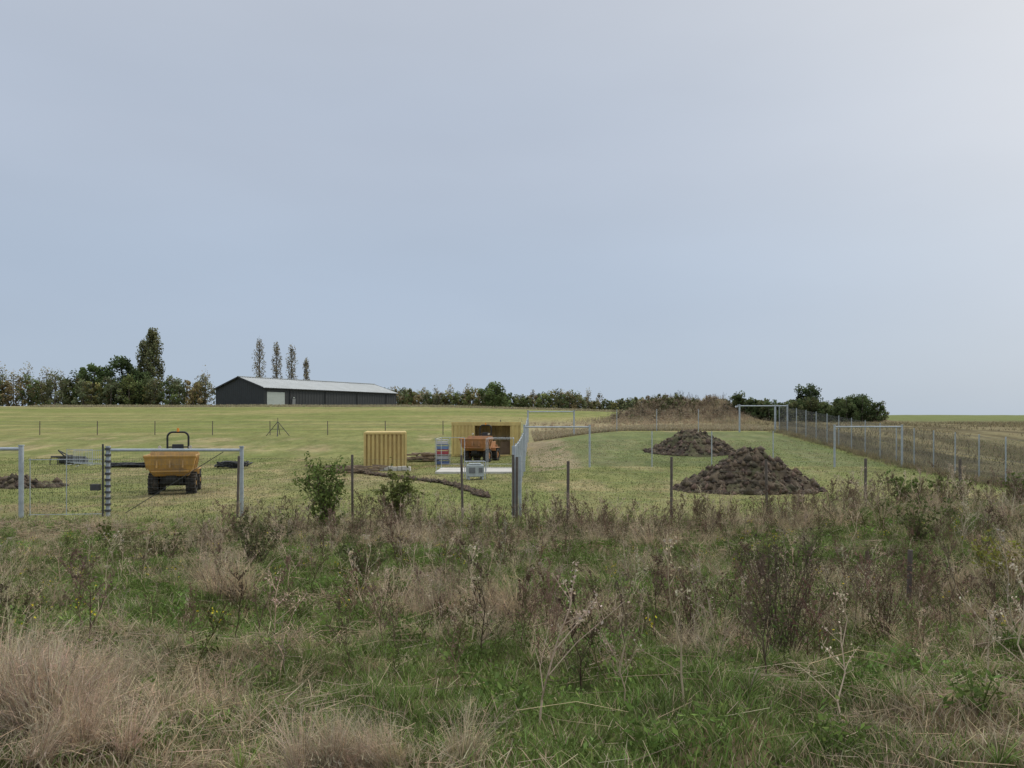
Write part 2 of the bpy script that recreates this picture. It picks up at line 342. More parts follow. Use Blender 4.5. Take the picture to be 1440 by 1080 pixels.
tuft=[t_tuft(R(120+i)) for i in range(5)]
def scatter(acc,temps,xx,yy,s0,s1,tintv=.2,zs=(1,1),sink=.02):
    g=rng.integers(0,len(temps),len(xx))
    for i,t in enumerate(temps):
        q=g==i
        if not q.any(): continue
        px,py=xx[q],yy[q];k=len(px);s=s0+(s1-s0)*rng.random(k)**1.4
        sc_=np.stack([s,s,s*(zs[0]+(zs[1]-zs[0])*rng.random(k))],1)
        acc.add(*place(t,np.stack([px,py,H(px,py)-sink],1),sc_,rng.random(k)*6.28,(1+tintv*(rng.random((k,1))*2-1))*(1+.03*rng.normal(size=(k,3)))))
def weedmask(x,y):
    m_=sm(.42,.55,fbm(x*.45+31,y*.45+8,4))*(1-.92*greenpatch(x,y))
    m_=m_*(1-.85*sm(-6,-10,x)*sm(14,17,y))
    m_=np.maximum(m_,.7*np.exp(-((y-19.6-.03*x)/1.5)**2)*sm(-9,-6,x))
    m_=np.maximum(m_,.9*np.exp(-((x-2.8)/2.8)**2-((y-7.8)/1.8)**2))
    m_=np.maximum(m_,.7*np.exp(-((x+1.5)/5)**2-((y-7.0)/.6)**2))
    return m_
def pick(N,y0,y1,f,pw=1):
    xx,yy=samp(N,y0,y1,pw);k=rng.random(N)<f(xx,yy);return xx[k],yy[k]
Wd=Acc()
scatter(Wd,brown,*pick(1350,4.6,22.5,weedmask),.35,.95,.4)
scatter(Wd,red,*pick(950,5,22,lambda a,b:weedmask(a,b)*sm(-3,2,a)*.9+.08*(a>-8)),.35,.8,.4)
scatter(Wd,pale,*pick(1500,4,23,lambda a,b:weedmask(a,b)*.7+.16),.35,1.0,.35)
scatter(Wd,brown+pale,*pick(850,17.5,22.5,lambda a,b:.6*sm(-8,-5,a)*sm(.35,.55,fbm(a*.6,b*.3+50,3))),.6,1.15,.35)
Wd.obj('dead_weeds',VEG)
Wl=Acc()
scatter(Wl,leafyw,*pick(1400,5.5,22.5,lambda a,b:np.maximum(weedmask(a,b)*.7,sm(.5,.62,fbm(a*.5+77,b*.5,3))*.7)*(1-.8*sm(-8,-11,a)*sm(14,17,b))+.06),.28,.7,.4)
scatter(Wl,herb,*pick(4000,3.6,22.5,lambda a,b:.4+.5*greenpatch(a,b)),.4,1.1,.4,(.6,1.1))
Wl.obj('green_weeds',VEG)
Tf=Acc()
scatter(Tf,tuft,*pick(5000,2.8,24,lambda a,b:.35+.6*greenpatch(a,b)),.10,.28,.35,(.8,1.3))
Tf.obj('grass_tufts',VEG)
Dg=Acc()
scatter(Dg,dry,*pick(2700,4.6,23,lambda a,b:sm(.40,.58,fbm(a*.6+70,b*.6+5,3))*(1-.75*greenpatch(a,b))),.2,.68,.3)
def clump(temps,lst,acc):
    for (cx,cy,n_,sp,s0,s1) in lst:
        xx=cx+rng.normal(0,sp,n_);yy=cy+rng.normal(0,sp*.7,n_);scatter(acc,temps,xx,yy,s0,s1,.2)
clump(dry,[(-3.7,10.3,8,.12,.8,1.1),(-.35,9.0,20,.32,.55,.95),(-.8,9.6,8,.2,.5,.9),(-5.2,13,10,.35,.6,1.0),(9.8,17.5,18,.9,.7,1.1),(10.6,15,16,.9,.6,1.),(6.8,19,12,.8,.7,1.1),(3.0,17.5,10,.6,.6,1.0),(6.4,10.3,14,.6,.6,1.),(5.4,8.6,12,.5,.5,.85),(-8,17.5,14,1.2,.5,.9),(-2.3,18.5,10,.8,.6,1.0),(4.6,6.9,9,.35,.4,.75),(8.6,12,12,.6,.5,1.),(1.1,7.6,8,.3,.5,.75),(-5.6,7.2,12,.6,.4,.75),(-2.2,6.4,8,.5,.35,.65),(-6.6,9.8,10,.6,.5,.85),(2.3,12.8,10,.6,.5,.9),(-9.5,14,12,.9,.5,.85)],Dg)
Dg.obj('dry_grass',VEG)
for (cx,cy,n_,sp,s0,s1) in [(-2.75,4.3,11,.30,.55,.82),(-2.15,3.9,5,.18,.38,.55),(-.74,3.75,8,.19,.38,.56),(-3.2,5.3,8,.3,.45,.65)]:
    A_=Acc();clump(dryF,[(cx,cy,n_,sp,s0,s1)],A_);A_.obj('dry_grass_clump',VEG)
# yellow ragwort flowers
Yf=Acc();xx,yy=pick(260,6,21,lambda a,b:.25+.6*greenpatch(a,b))
xx=np.repeat(xx,7)+rng.normal(0,.06,len(xx)*7);yy=np.repeat(yy,7)+rng.normal(0,.06,len(yy)*7);z=H(xx,yy)+.2+.15*rng.random(len(xx))
Yf.add(*leaves(np.stack([xx,yy,z],1),.028,vary([.6,.5,.05],len(xx),.2),.9));Yf.add(*segs(np.stack([xx,yy,z-.2],1),np.stack([xx,yy,z],1),.002,.002,(.12,.16,.05)))
Yf.obj('yellow_wildflowers',VEG)
# shrubs and saplings
def shrub(name,x,y,h,w,nb,lcol,nl,ls,bcol=(.16,.125,.09),mat=VEG,seed=0,tw=1.):
    r=R(seed);A_=Acc();z=h1(x,y)-.03;b0=np.array([x,y,z]);ends=[]
    for i in range(nb):
        az=r.random()*6.28;p=b0+[r.normal(0,.04*w),r.normal(0,.04*w),0]
        L=h*(.65+.35*r.random());out=w*.5*(.2+.9*r.random())
        pts=[p+np.array([math.cos(az)*out*t**1.3,math.sin(az)*out*t**1.3,L*t])+r.normal(0,.02*h,3)*(t>0) for t in (0,.3,.6,.85,1)]
        pts=np.array(pts);A_.add(*segs(pts[:-1],pts[1:],np.array([.012,.009,.006,.004])*tw*h,np.array([.009,.006,.004,.002])*tw*h,bcol))
        m_=9;t=r.random(m_)*3.9;k=t.astype(int);s=pts[k]+(pts[k+1]-pts[k])*(t-k)[:,None];e=s+(r.normal(0,.5,(m_,3))+[0,0,.6])*.22*h*(.5+r.random((m_,1)))
        A_.add(*segs(s,e,.0035*tw*h,.0018*tw*h,bcol));ends.append(np.stack([s,e],1))
    E=np.concatenate(ends);q=r.integers(0,len(E),nl);t=r.random((nl,1));c=E[q,0]*(1-t)+E[q,1]*t+r.normal(0,.025*h,(nl,3))
    if nl: A_.add(*leaves(c,ls*(.6+.8*r.random(nl)),vary(lcol,nl,.45,r),.55,r))
    A_.obj(name,mat)
shrub('sapling',-5.35,22.2,1.85,1.6,20,(.15,.20,.06),3000,.1,seed=1)
shrub('sapling',-3.35,22.2,1.5,1.2,15,(.16,.185,.06),1900,.095,seed=2)
shrub('sapling',-10.6,20,.5,.5,8,(.13,.16,.05),250,.07,seed=12)
shrub('twiggy_shrub',2.35,6.7,1.2,.9,24,(.13,.10,.075),1200,.026,(.12,.095,.07),seed=3,tw=.5)
shrub('twiggy_shrub',1.65,7.0,.9,.8,18,(.18,.125,.09),800,.024,(.14,.105,.075),seed=4,tw=.5)
shrub('twiggy_shrub',3.6,7.4,.9,.9,16,(.18,.125,.09),800,.024,(.14,.105,.075),seed=5,tw=.5)
shrub('twiggy_shrub',5.2,9.8,.8,1.0,18,(.18,.125,.09),900,.03,(.14,.105,.075),seed=15,tw=.6)
shrub('leafy_shrub',6.6,10.4,.7,1.2,18,(.25,.26,.06),700,.05,seed=6)
shrub('leafy_shrub',10.6,20.6,.95,1.6,22,(.13,.18,.055),1600,.08,seed=7)
shrub('leafy_shrub',13.0,19.5,.9,1.3,18,(.14,.18,.06),1200,.08,seed=8)
shrub('leafy_shrub',12.0,21.2,1.0,1.4,18,(.17,.19,.07),1000,.08,seed=9)
shrub('leafy_shrub',-4.6,13.8,.9,1.4,18,(.11,.12,.055),1100,.055,seed=10)
shrub('leafy_shrub',-7.5,16.5,.7,1.5,16,(.13,.14,.065),900,.055,seed=11)
shrub('leafy_shrub',4.4,12.6,.7,1.5,16,(.12,.15,.055),900,.055,seed=21)
shrub('leafy_shrub',-2.4,12.4,.7,1.3,16,(.11,.13,.055),900,.05,seed=22)
shrub('leafy_shrub',7.6,14.4,.8,1.5,16,(.12,.15,.055),900,.055,seed=23)
# ------------------------------------------------------------------ trees
def tree(name,x,y,h,w,kind='round',nl=3000,ls=.5,col=(.05,.07,.025),seed=0,acc=None,trunkfrac=.25,clumps=26,sparse=1.):
    col=np.array(col)*2.3
    r=R(1000+seed);A_=acc if acc is not None else Acc();z=h1(x,y)-.2;b0=np.array([x,y,z]);bark=np.array([.16,.14,.115])
    zz=np.linspace(0,.93,7);off=np.cumsum(r.normal(0,.012*h*(0 if kind=='pop' else 1),(7,2)),0);P=b0+np.column_stack([off,zz*h])
    rad=np.linspace(.028,.006,7)*h*(.55 if kind=='pop' else 1)
    A_.add(*segs(P[:-1],P[1:],rad[:-1],rad[1:],bark,6))
    cl=[]
    for i in range(clumps):
        t=trunkfrac+(1-trunkfrac)*((i+.5)/clumps)**.9
        az=i*2.4+r.normal(0,.4)
        if kind=='pop': prof=math.sin(math.pi*min(1,(.12+(t-trunkfrac)/(1-trunkfrac)*.86)))**.6
        else: 
            u=(t-trunkfrac)/(1-trunkfrac);prof=math.sqrt(max(0,1-(u*1.0-.32)**2/.55))
        out=w*.5*prof*(.35+.65*r.random())
        c=b0+np.array([math.cos(az)*out,math.sin(az)*out,h*t*(.97 if kind=='pop' else .93)])
        s=b0+np.array([0,0,h*max(.08,t-(.12 if kind=='pop' else .2))])
        A_.add(*segs(s[None],c[None],.006*h*.6,.002*h,bark,4))
        cl.append((c,w*(.17 if kind!='pop' else .26)*(.6+.7*r.random())))
    n_=int(nl*sparse);q=r.integers(0,clumps,n_);cc=np.array([c[0] for c in cl])[q];rr=np.array([c[1] for c in cl])[q]
    d=r.normal(size=(n_,3));d/=np.linalg.norm(d,axis=1,keepdims=True);d*=(r.random((n_,1))**.45)*rr[:,None]
    if kind=='pop': d[:,2]*=2.0
    pt=cc+d
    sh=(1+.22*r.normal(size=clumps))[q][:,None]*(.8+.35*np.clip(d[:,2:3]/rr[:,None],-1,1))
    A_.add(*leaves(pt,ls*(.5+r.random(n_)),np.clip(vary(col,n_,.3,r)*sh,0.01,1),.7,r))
    if acc is None: A_.obj(name,TREE)
pc=(.13,.12,.088)
for i,(x_,h_,w_) in enumerate([(-85.5,24.2,4.0),(-79.7,23,3.8),(-74.6,22,3.5),(-69.6,17.5,2.3)]):
    tree('poplar_tree',x_,260,h_,w_,'pop',1250,.42,pc,i,None,.32,34)
tree('poplar_tree',-102.8,220,22.8,4.8,'pop',6500,.5,(.085,.088,.045),11,None,.05,60)
tree('poplar_tree',-106.3,222,19.5,4.0,'pop',3600,.5,(.08,.085,.045),12,None,.05,44)
tree('broadleaf_tree',-110,216,15,10,'round',5000,.55,(.055,.075,.032),13,None,.12,36)
tree('broadleaf_tree',-116.5,214,12.3,10,'round',4500,.55,(.07,.095,.035),14,None,.12,32)
tree('broadleaf_tree',-103,212,10.5,9,'round',4500,.55,(.052,.07,.03),15,None,.1,32)
B1=Acc();r=R(5)
cols=[(.075,.095,.04),(.10,.115,.045),(.125,.12,.05),(.06,.075,.035),(.14,.115,.06),(.09,.10,.055)]
for i in range(62):
    x_=-170+i*1.45+r.normal(0,.8);
    hh=6.4+r.random()*2.6+(1.8 if r.random()<.25 else 0)
    if x_>-82: break
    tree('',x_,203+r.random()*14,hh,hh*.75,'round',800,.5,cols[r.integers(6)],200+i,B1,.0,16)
for (x_,h_) in [(-138,11),(-135,9.5),(-131,10.8),(-126,10.5),(-123.5,9.5),(-93,8.2),(-88,8),(-83,9.5)]:
    tree('',x_,208,h_,h_*.5,'pop' if h_>9 else 'round',500,.4,(.13,.12,.08),int(300+x_),B1,.15,16)
B1.obj('distant_tree_belt',TREE)
B2=Acc();r=R(6)
for i in range(160):
    x_=-45+i*.74+r.normal(0,.5);d_=258+r.random()*16
    hh=5.0+r.random()*2.2+1.0*math.sin(i*.17)
    if i>94: hh*=.8
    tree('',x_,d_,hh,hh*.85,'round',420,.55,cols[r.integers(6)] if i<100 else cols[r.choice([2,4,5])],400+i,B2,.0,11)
for (x_,h_) in [(-26,7.5),(-21,8.2),(-30,7.5),(-15,8.5),(7,7),(17,7.5),(26,7.8),(30,7),(-41,7.2),(-9,6)]:
    tree('',x_,262,h_,h_*.4,'pop',400,.4,(.15,.135,.09),int(600+x_),B2,.1,16)
tree('',-6,256,9.2,10,'round',3000,.6,(.065,.085,.035),777,B2,.1,26)
B2.obj('distant_hedgerow',TREE)
B3=Acc();r=R(8)
for i in range(52):
    x_=31.5+i*.36+r.normal(0,.3);hh=2.7+r.random()*.8+.4*math.sin(i*.33)
    if x_<34: hh*=.75
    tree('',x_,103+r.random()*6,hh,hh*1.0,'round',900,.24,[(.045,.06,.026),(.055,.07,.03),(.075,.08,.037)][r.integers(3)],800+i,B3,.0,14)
B3.obj('hedge',TREE)
tree('hawthorn_tree',41.8,108,5.3,4.6,'round',3600,.26,(.042,.055,.026),31,None,.2,24)
# scrub on the mound
B4=Acc();xx=23+rng.normal(0,4.2,260);yy=109+rng.normal(0,4.5,260)
xx2=rng.random(260)*24+2;yy2=84+rng.random(260)*18
for tl,a1,a2,s0,s1 in [(dry,xx,yy,.7,1.3),(brown,xx[:110]+1,yy[:110],.7,1.3),(dry,xx2,yy2,.5,.9),(leafyw,xx[:90]-2,yy[:90]+2,.8,1.5),(dry,xx-1.5,yy-4,.7,1.3)]:
    g=rng.integers(0,len(tl),len(a1))
    for i,t in enumerate(tl):
        q=g==i;k=q.sum();s=s0+(s1-s0)*rng.random(k)
        B4.add(*place(t,np.stack([a1[q],a2[q],H(a1[q],a2[q])-.05],1),s,rng.random(k)*6.28,np.tile([.9,.87,.87],(k,1))*(.75+.4*rng.random((k,1)))))
N=9000;gx=22.5+rng.normal(0,5,N);gy=107+rng.normal(0,5,N);hq=.3+.6*rng.random(N);c=vary([.38,.32,.22],N,.4)
B4.add(*blades(np.stack([gx,gy,H(gx,gy)],1),hq,np.full(N,.05),hq*.6,rng.random(N)*6.28,c*.6,c))
xx=22+rng.normal(0,4.2,60);yy=108+rng.normal(0,4,60)
for i in range(60): tree('',xx[i],yy[i],.8+.8*rng.random(),1.6,'round',260,.16,[(.12,.10,.07),(.085,.09,.045),(.14,.115,.08)][i%3],900+i,B4,.0,8)
B4.obj('mound_scrub',TREE)
# rough verges
B5=Acc();N=2600;yy=22+46*rng.random(N);xx=23.3+(yy-45)*.01+rng.normal(0,.35,N)
c=vary([.38,.33,.20],N,.3);hh=.15+.3*rng.random(N)
xs_=np.repeat(xx,6)+rng.normal(0,.1,N*6);ys_=np.repeat(yy,6)+rng.normal(0,.1,N*6);hq=np.repeat(hh,6)*(.5+rng.random(N*6));cq=np.repeat(c,6,axis=0)
B5.add(*blades(np.stack([xs_,ys_,H(xs_,ys_)],1),hq,np.full(N*6,.02),hq*.5,rng.random(N*6)*6.28,cq*.6,cq))
N=16000;xx=2+22*rng.random(N);yy=69.5+12*rng.random(N)**1.4;hq=.15+.35*rng.random(N);c=vary([.42,.36,.24],N,.3)
B5.add(*blades(np.stack([xx,yy,H(xx,yy)],1),hq,np.full(N,.04),hq*.5,rng.random(N)*6.28,c*.6,c))
N=30000;xx=24.5+45*rng.random(N);yy=28+70*rng.random(N);kp=fbm(xx*.3,yy*.1,3)>.42;xx=xx[kp];yy=yy[kp];N=len(xx);hq=.12+.35*rng.random(N);c=vary([.29,.25,.15],N,.5)
B5.add(*blades(np.stack([xx,yy,H(xx,yy)],1),hq,np.full(N,.04),hq*.5,rng.random(N)*6.28,c*.6,c))
N=14000;xx=-110+150*rng.random(N);yy=172+10*rng.random(N);hq=.2+.5*rng.random(N);c=vary([.38,.34,.22],N,.3)
B5.add(*blades(np.stack([xx,yy,H(xx,yy)],1),hq,np.full(N,.1),hq*.5,rng.random(N)*6.28,c*.7,c))
B5.obj('rough_verge_grass',VEG)
# ------------------------------------------------------------------ barn
M_clad=hard('dark_cladding',(.020,.025,.028),.6,0,.6,.15);M_roof=hard('fibre_cement_roof',(.46,.48,.47),.7,0,.35,.10,dirt=(.36,.37,.34),dirtamt=.4)
M_door=hard('roller_door_metal',(.42,.47,.44),.5,0,1,.08);M_trim=hard('dark_trim',(.012,.014,.016),.5)
be=empty('barn',(-60.3,187,3.2),math.atan2(.845,.536))
Lb,Wb,He,Hr=48.5,18.6,4.6,7.4
w=Solid()
def ribwall(s,p0,p1,zf,nrm,pitch=1.0,dep=.05):
    p0=Vector(p0);p1=Vector(p1);d=p1-p0;Lh=d.length;d.normalize();nn=Vector(nrm);k=int(Lh/pitch)
    pts=[]
    for i in range(k):
        a=i*Lh/k;q=Lh/k
        pts+=[(a,0),(a+q*.6,0),(a+q*.7,dep),(a+q*.9,dep),(a+q,0)]
    vs=[];
    for a,e in pts:
        b=p0+d*a+nn*e;vs.append((b.x,b.y,-1.2));vs.append((b.x,b.y,zf(a/Lh)))
    s.poly(vs,[(2*i,2*i+2,2*i+3,2*i+1) for i in range(len(pts)-1)])
gab=lambda t:He+(Hr-He)*(1-abs(2*t-1))
ribwall(w,(6.4,0,0),(Lb,0,0),lambda t:He,(0,-1,0));ribwall(w,(0,0,0),(.8,0,0),lambda t:He,(0,-1,0),.4)
w.box((3.6,.0,(3.7+He)/2),(5.6,.1,He-3.7))
ribwall(w,(0,Wb,0),(0,0,0),gab,(-1,0,0),.775);ribwall(w,(Lb,0,0),(Lb,Wb,0),gab,(1,0,0),.775);ribwall(w,(Lb,Wb,0),(0,Wb,0),lambda t:He,(0,1,0))
w.obj('walls',M_clad,be)
rf_=Solid();ov=.45;sl=(Hr-He)/(Wb/2)
for sgn in (0,1):
    n_=62;pts=[]
    for i in range(n_):
        a=-ov+i*(Lb+2*ov)/n_;q=(Lb+2*ov)/n_
        pts+=[(a,.0),(a+q*.55,.0),(a+q*.68,.07),(a+q*.88,.07)]
    pts.append((Lb+ov,0));vs=[]
    for a,e in pts:
        ye=-ov if sgn==0 else Wb+ov
        vs.append((a,ye,He-ov*sl+.08+e));vs.append((a,Wb/2,Hr+.08+e))
    rf_.poly(vs,[(2*i,2*i+2,2*i+3,2*i+1) for i in range(len(pts)-1)])
rf_.obj('roof',M_roof,be)
rc=Solid();rc.box((Lb/2,Wb/2,Hr+.2),(Lb+2*ov,.7,.12));rc.obj('ridge_cap',M_roof,be)
tr=Solid();tr.box((Lb/2,-.56,He-.12),(Lb+.8,.16,.16))
ang=math.atan(sl);hl=Wb/2/math.cos(ang)+.4
for xe in (-ov-.05,Lb+ov+.05):
    tr.box((xe,Wb/4,(He+Hr)/2+.02),(.08,hl,.32),('X',ang));tr.box((xe,3*Wb/4,(He+Hr)/2+.02),(.08,hl,.32),('X',-ang))
for xd in (8,20,32,44): tr.box((xd,-.12,He/2-.3),(.12,.12,He-.4))
tr.obj('gutter_and_bargeboards',M_trim,be)
dr=Solid()
for i in range(18): dr.box((3.6,.06,.1+i*.2),(5.5,.06+.03*(i%2),.195))
dr.obj('roller_door',M_door,be)
sd=Solid();sd.box((9.2,-.09,1.05),(1.0,.05,2.1));sd.obj('side_door',hard('grey_door',(.18,.19,.19),.5),be)
lt=Solid();lt.box((9.2,-.12,2.35),(.5,.08,.2));lt.obj('door_lamp',M_door,be)
# ------------------------------------------------------------------ fences
M_galv=hard('galvanised_steel',(.40,.44,.47),.5,.2,4,.18);M_wire=hard('fence_wire',(.13,.14,.14),.5,.3,3,.1)
M_wood=hard('weathered_timber',(.12,.10,.085),.9,0,5,.3,.4);M_darkp=hard('old_iron',(.06,.06,.06),.7,0,6,.3)
def post(s,x,y,h,r=.045,k=8): 
    z=h1(x,y);s.cyl((x,y,z-.2),(x,y,z+h),r,k);return z
def portal(name,x0,y0,x1,y1,h=2.25,r=.06,mesh=False,ztop=None):
    z0=h1(x0,y0);z1=h1(x1,y1);zt=ztop if ztop is not None else max(z0,z1)+h
    e=empty(name,(0,0,0));s=Solid();s.cyl((x0,y0,z0-.2),(x0,y0,zt),r);s.cyl((x1,y1,z1-.2),(x1,y1,zt),r);s.obj('posts',M_galv,e)
    b_=Solid();b_.cyl((x0,y0,zt-.1),(x1,y1,zt-.1),r*.75);
    for (xx_,yy_) in ((x0,y0),(x1,y1)): b_.cyl((xx_,yy_,zt),(xx_,yy_,zt+.03),r*1.25)
    b_.obj('top_rail',M_galv,e)
    if mesh: weld((x0,y0),(x1,y1),zt-.2-max(z0,z1),.0016,.1,.15).obj('mesh_panel',M_wire,e)
    return e
def weld(p0,p1,h,r=.002,dx=.1,dz=.1,diag=False,zoff=.03):
    A_=Acc();p0=np.array(p0,float);p1=np.array(p1,float);L=np.linalg.norm(p1-p0);n_=int(L/dx);t=np.linspace(0,1,n_+1)
    P=p0+(p1-p0)*t[:,None];Z=H(P[:,0],P[:,1])+zoff
    if not diag:
        A_.add(*segs(np.column_stack([P,Z]),np.column_stack([P,Z+h]),r,r,(1,1,1)))
        tt=np.linspace(0,1,max(2,int(L/1.5)+1));PP=p0+(p1-p0)*tt[:,None];ZZ=H(PP[:,0],PP[:,1])+zoff
        for k in range(int(h/dz)+1):
            a_=np.column_stack([PP,ZZ+k*dz]);A_.add(*segs(a_[:-1],a_[1:],r,r,(1,1,1)))
    else:
        m_=int(h/dx)
        for sg in (1,-1):
            i0=np.arange(-m_,n_+m_)
            a=i0;b=i0+sg*m_
            ta=np.clip(a,0,n_);tb=np.clip(b,0,n_);ok=ta!=tb
            fa=(ta-a)/(b-a);fb=(tb-a)/(b-a)
            Pa=p0+(p1-p0)*(ta/n_)[:,None];Pb=p0+(p1-p0)*(tb/n_)[:,None]
            A3=np.column_stack([Pa,H(Pa[:,0],Pa[:,1])+zoff+fa*h]);B3_=np.column_stack([Pb,H(Pb[:,0],Pb[:,1])+zoff+fb*h])
            A_.add(*segs(A3[ok],B3_[ok],r,r,(1,1,1)))
    return A_
portal('gate_frame',-13.15,25,-8.8,25,2.25,.065,True)
portal('gate_frame',-20.4,24.6,-15.72,24.6,2.3,.075)
e=empty('mesh_gate',(0,0,0));A_=weld((-15.6,24.7),(-13.3,24.95),1.75,.002,.075,.15);A_.obj('mesh',M_wire,e)
s=Solid();z0=h1(-14.4,24.8)
for a_,b_ in (((-15.55,24.7,z0+.08),(-13.3,24.95,z0+.08)),((-15.55,24.7,z0+1.85),(-13.3,24.95,z0+1.85)),((-15.5,24.7,z0+.05),(-15.5,24.7,z0+1.9)),((-14.4,24.82,z0+.05),(-14.4,24.82,z0+1.9))): s.cyl(a_,b_,.012,6)
s.obj('frame',M_galv,e)
s=Solid();s.box((-13.5,24.9,z0+.95),(.28,.16,.2));s.obj('latch_box',M_darkp,e)
s=Solid();z0=h1(-13.15,25)
for k in range(11): s.cyl((-13.15,24.99,z0+.15+k*.2),(-13.15,24.99,z0+.22+k*.2),.1,10)
s.cyl((-13.28,24.93,z0-.1),(-13.28,24.93,z0+2.35),.03)
s.obj('post_hinge_bands',M_darkp,e)
s=Solid();s.cyl((-9.4,25.02,-1.05),(-12.6,25.02,-3.05),.012,6);s.obj('diagonal_brace',M_darkp,e)
# centre fence running away from viewer
e=empty('pen_divider_fence',(0,0,0));s=Solid()
cx=lambda y:.07+(y-25)*.0295
for yy_ in (24.8,28,31.5,35,38.5,42,45,49,53,57,61,65,69.5): post(s,cx(yy_),yy_,2.3,.07 if yy_<25 else .045)
for sg in (.2,): s.cyl((cx(24.8)+sg,25.1,-3.3),(cx(24.8)+sg,25.1,-1.2),.05)
s.obj('posts',M_galv,e)
s=Solid();s.pipe([(cx(q),q,h1(cx(q),q)+2.25) for q in (24.8,31,38,45,52,58,64,69.5)],.022,6);s.obj('top_rail',M_galv,e)
weld((cx(24.8),24.8),(cx(69.5),69.5),2.1,.0022,.075,.15).obj('mesh',hard('galvanised_mesh',(.36,.40,.42),.5,.2),e)
# right long chain link fence
e=empty('chain_link_fence',(0,0,0));s=Solid();fx=lambda y:23.3+(y-45)*.008
yl=list(np.arange(21.5,67.6,2.09))
for q in yl: post(s,fx(q),q,2.3,.034)
s.cyl((fx(67.5)-.35,67.5,-1.4),(fx(67.5)-.35,67.5,h1(fx(67.5),67.5)+2.4),.09)
s.obj('posts',M_galv,e)
s=Solid()
for hh in (2.2,1.2,.1):
    s.pipe([(fx(q),q,h1(fx(q),q)+hh) for q in yl],.006,4)
s.obj('line_wires',M_wire,e)
weld((fx(21),21),(fx(67.5),67.5),2.15,.0024,.085,.085,True).obj('mesh',M_wire,e)
weld((fx(21)+.02,21),(fx(67.5)+.02,67.5),1.05,.0026,.05,.05,True).obj('rabbit_netting',hard('netting_wire',(.04,.045,.045),.6,.1),e)
# pen gateways
portal('pen_gateway',.72,45,4.55,45,ztop=h1(4.5,45)+2.45)
portal('pen_gateway',18.9,45,22.85,45,ztop=h1(20,45)+2.45)
portal('pen_gateway',1.45,70,5.65,70,ztop=h1(5.6,70)+2.3,r=.075)
portal('pen_gateway',20.0,67.5,24.2,67.5,ztop=h1(22,67.5)+2.4,r=.075)
def wirefence(name,pts,h,r=.04,mat=M_wood,nw=5,wr=.004,jit=0,mesh=False):
    e=empty(name,(0,0,0));s=Solid();P=[]
    for (x_,y_) in pts:
        z=h1(x_,y_);t=rng.normal(0,jit);s.cyl((x_,y_,z-.2),(x_+t,y_,z+h*(1+rng.normal(0,jit))),r,7);P.append((x_,y_,z))
    s.obj('posts',mat,e);A_=Acc()
    for k in range(nw):
        q=np.array([[a,b,c+h*(.15+.8*k/(nw-1))] for a,b,c in P]);A_.add(*segs(q[:-1],q[1:],wr,wr,(1,1,1)))
    A_.obj('wires',M_wire,e)
wirefence('wire_fence',[(-8.8,24.6),(-4.9,23.6),(-1.55,24.2),(.05,24.6)],2.0,.04,M_wood,6,.002,.02)
wirefence('wire_fence',[(.15,24.6),(1.66,22.9),(5.1,24.6),(8.3,25),(11.5,25),(14.6,25.0),(18.5,24.6),(23,24)],1.9,.045,M_wood,6,.002,.02)
wirefence('pen_wire_fence',[(4.55,45),(8.2,45),(11.7,45),(15.3,45),(18.9,45)],2.1,.032,M_galv,8,.003)
wirefence('pen_wire_fence',[(5.65,70),(9.5,69.6),(13,69),(16.5,68),(20,67.5)],2.0,.032,M_galv,8,.003)
wirefence('field_fence',[(-75+i*6.15,82-.01*i) for i in range(13)]+[(1.45,72)],1.5,.045,M_wood,5,.006,.015)
s=Solid();z=h1(4.95,9.6);s.cyl((4.95,9.6,z-.2),(4.98,9.6,z+.72),.03,8);s.obj('wooden_stake',M_wood)
# bare tripod in the field
s=Solid();z0=h1(-24.7,81)
for dx_,dy_ in ((-1.3,0),(1.3,0),(-.1,1.2),(.3,-1.2)): s.cyl((-24.7+dx_,81+dy_,z0-.1),(-24.7+dx_*.03,81,z0+1.45),.035,6)
s.cyl((-24.7,81,z0+.0),(-24.7,81,z0+1.9),.03,6);s.cyl((-25.4,81,z0+.7),(-24.0,81,z0+.7),.03,6);s.obj('tripod_stand',M_darkp)
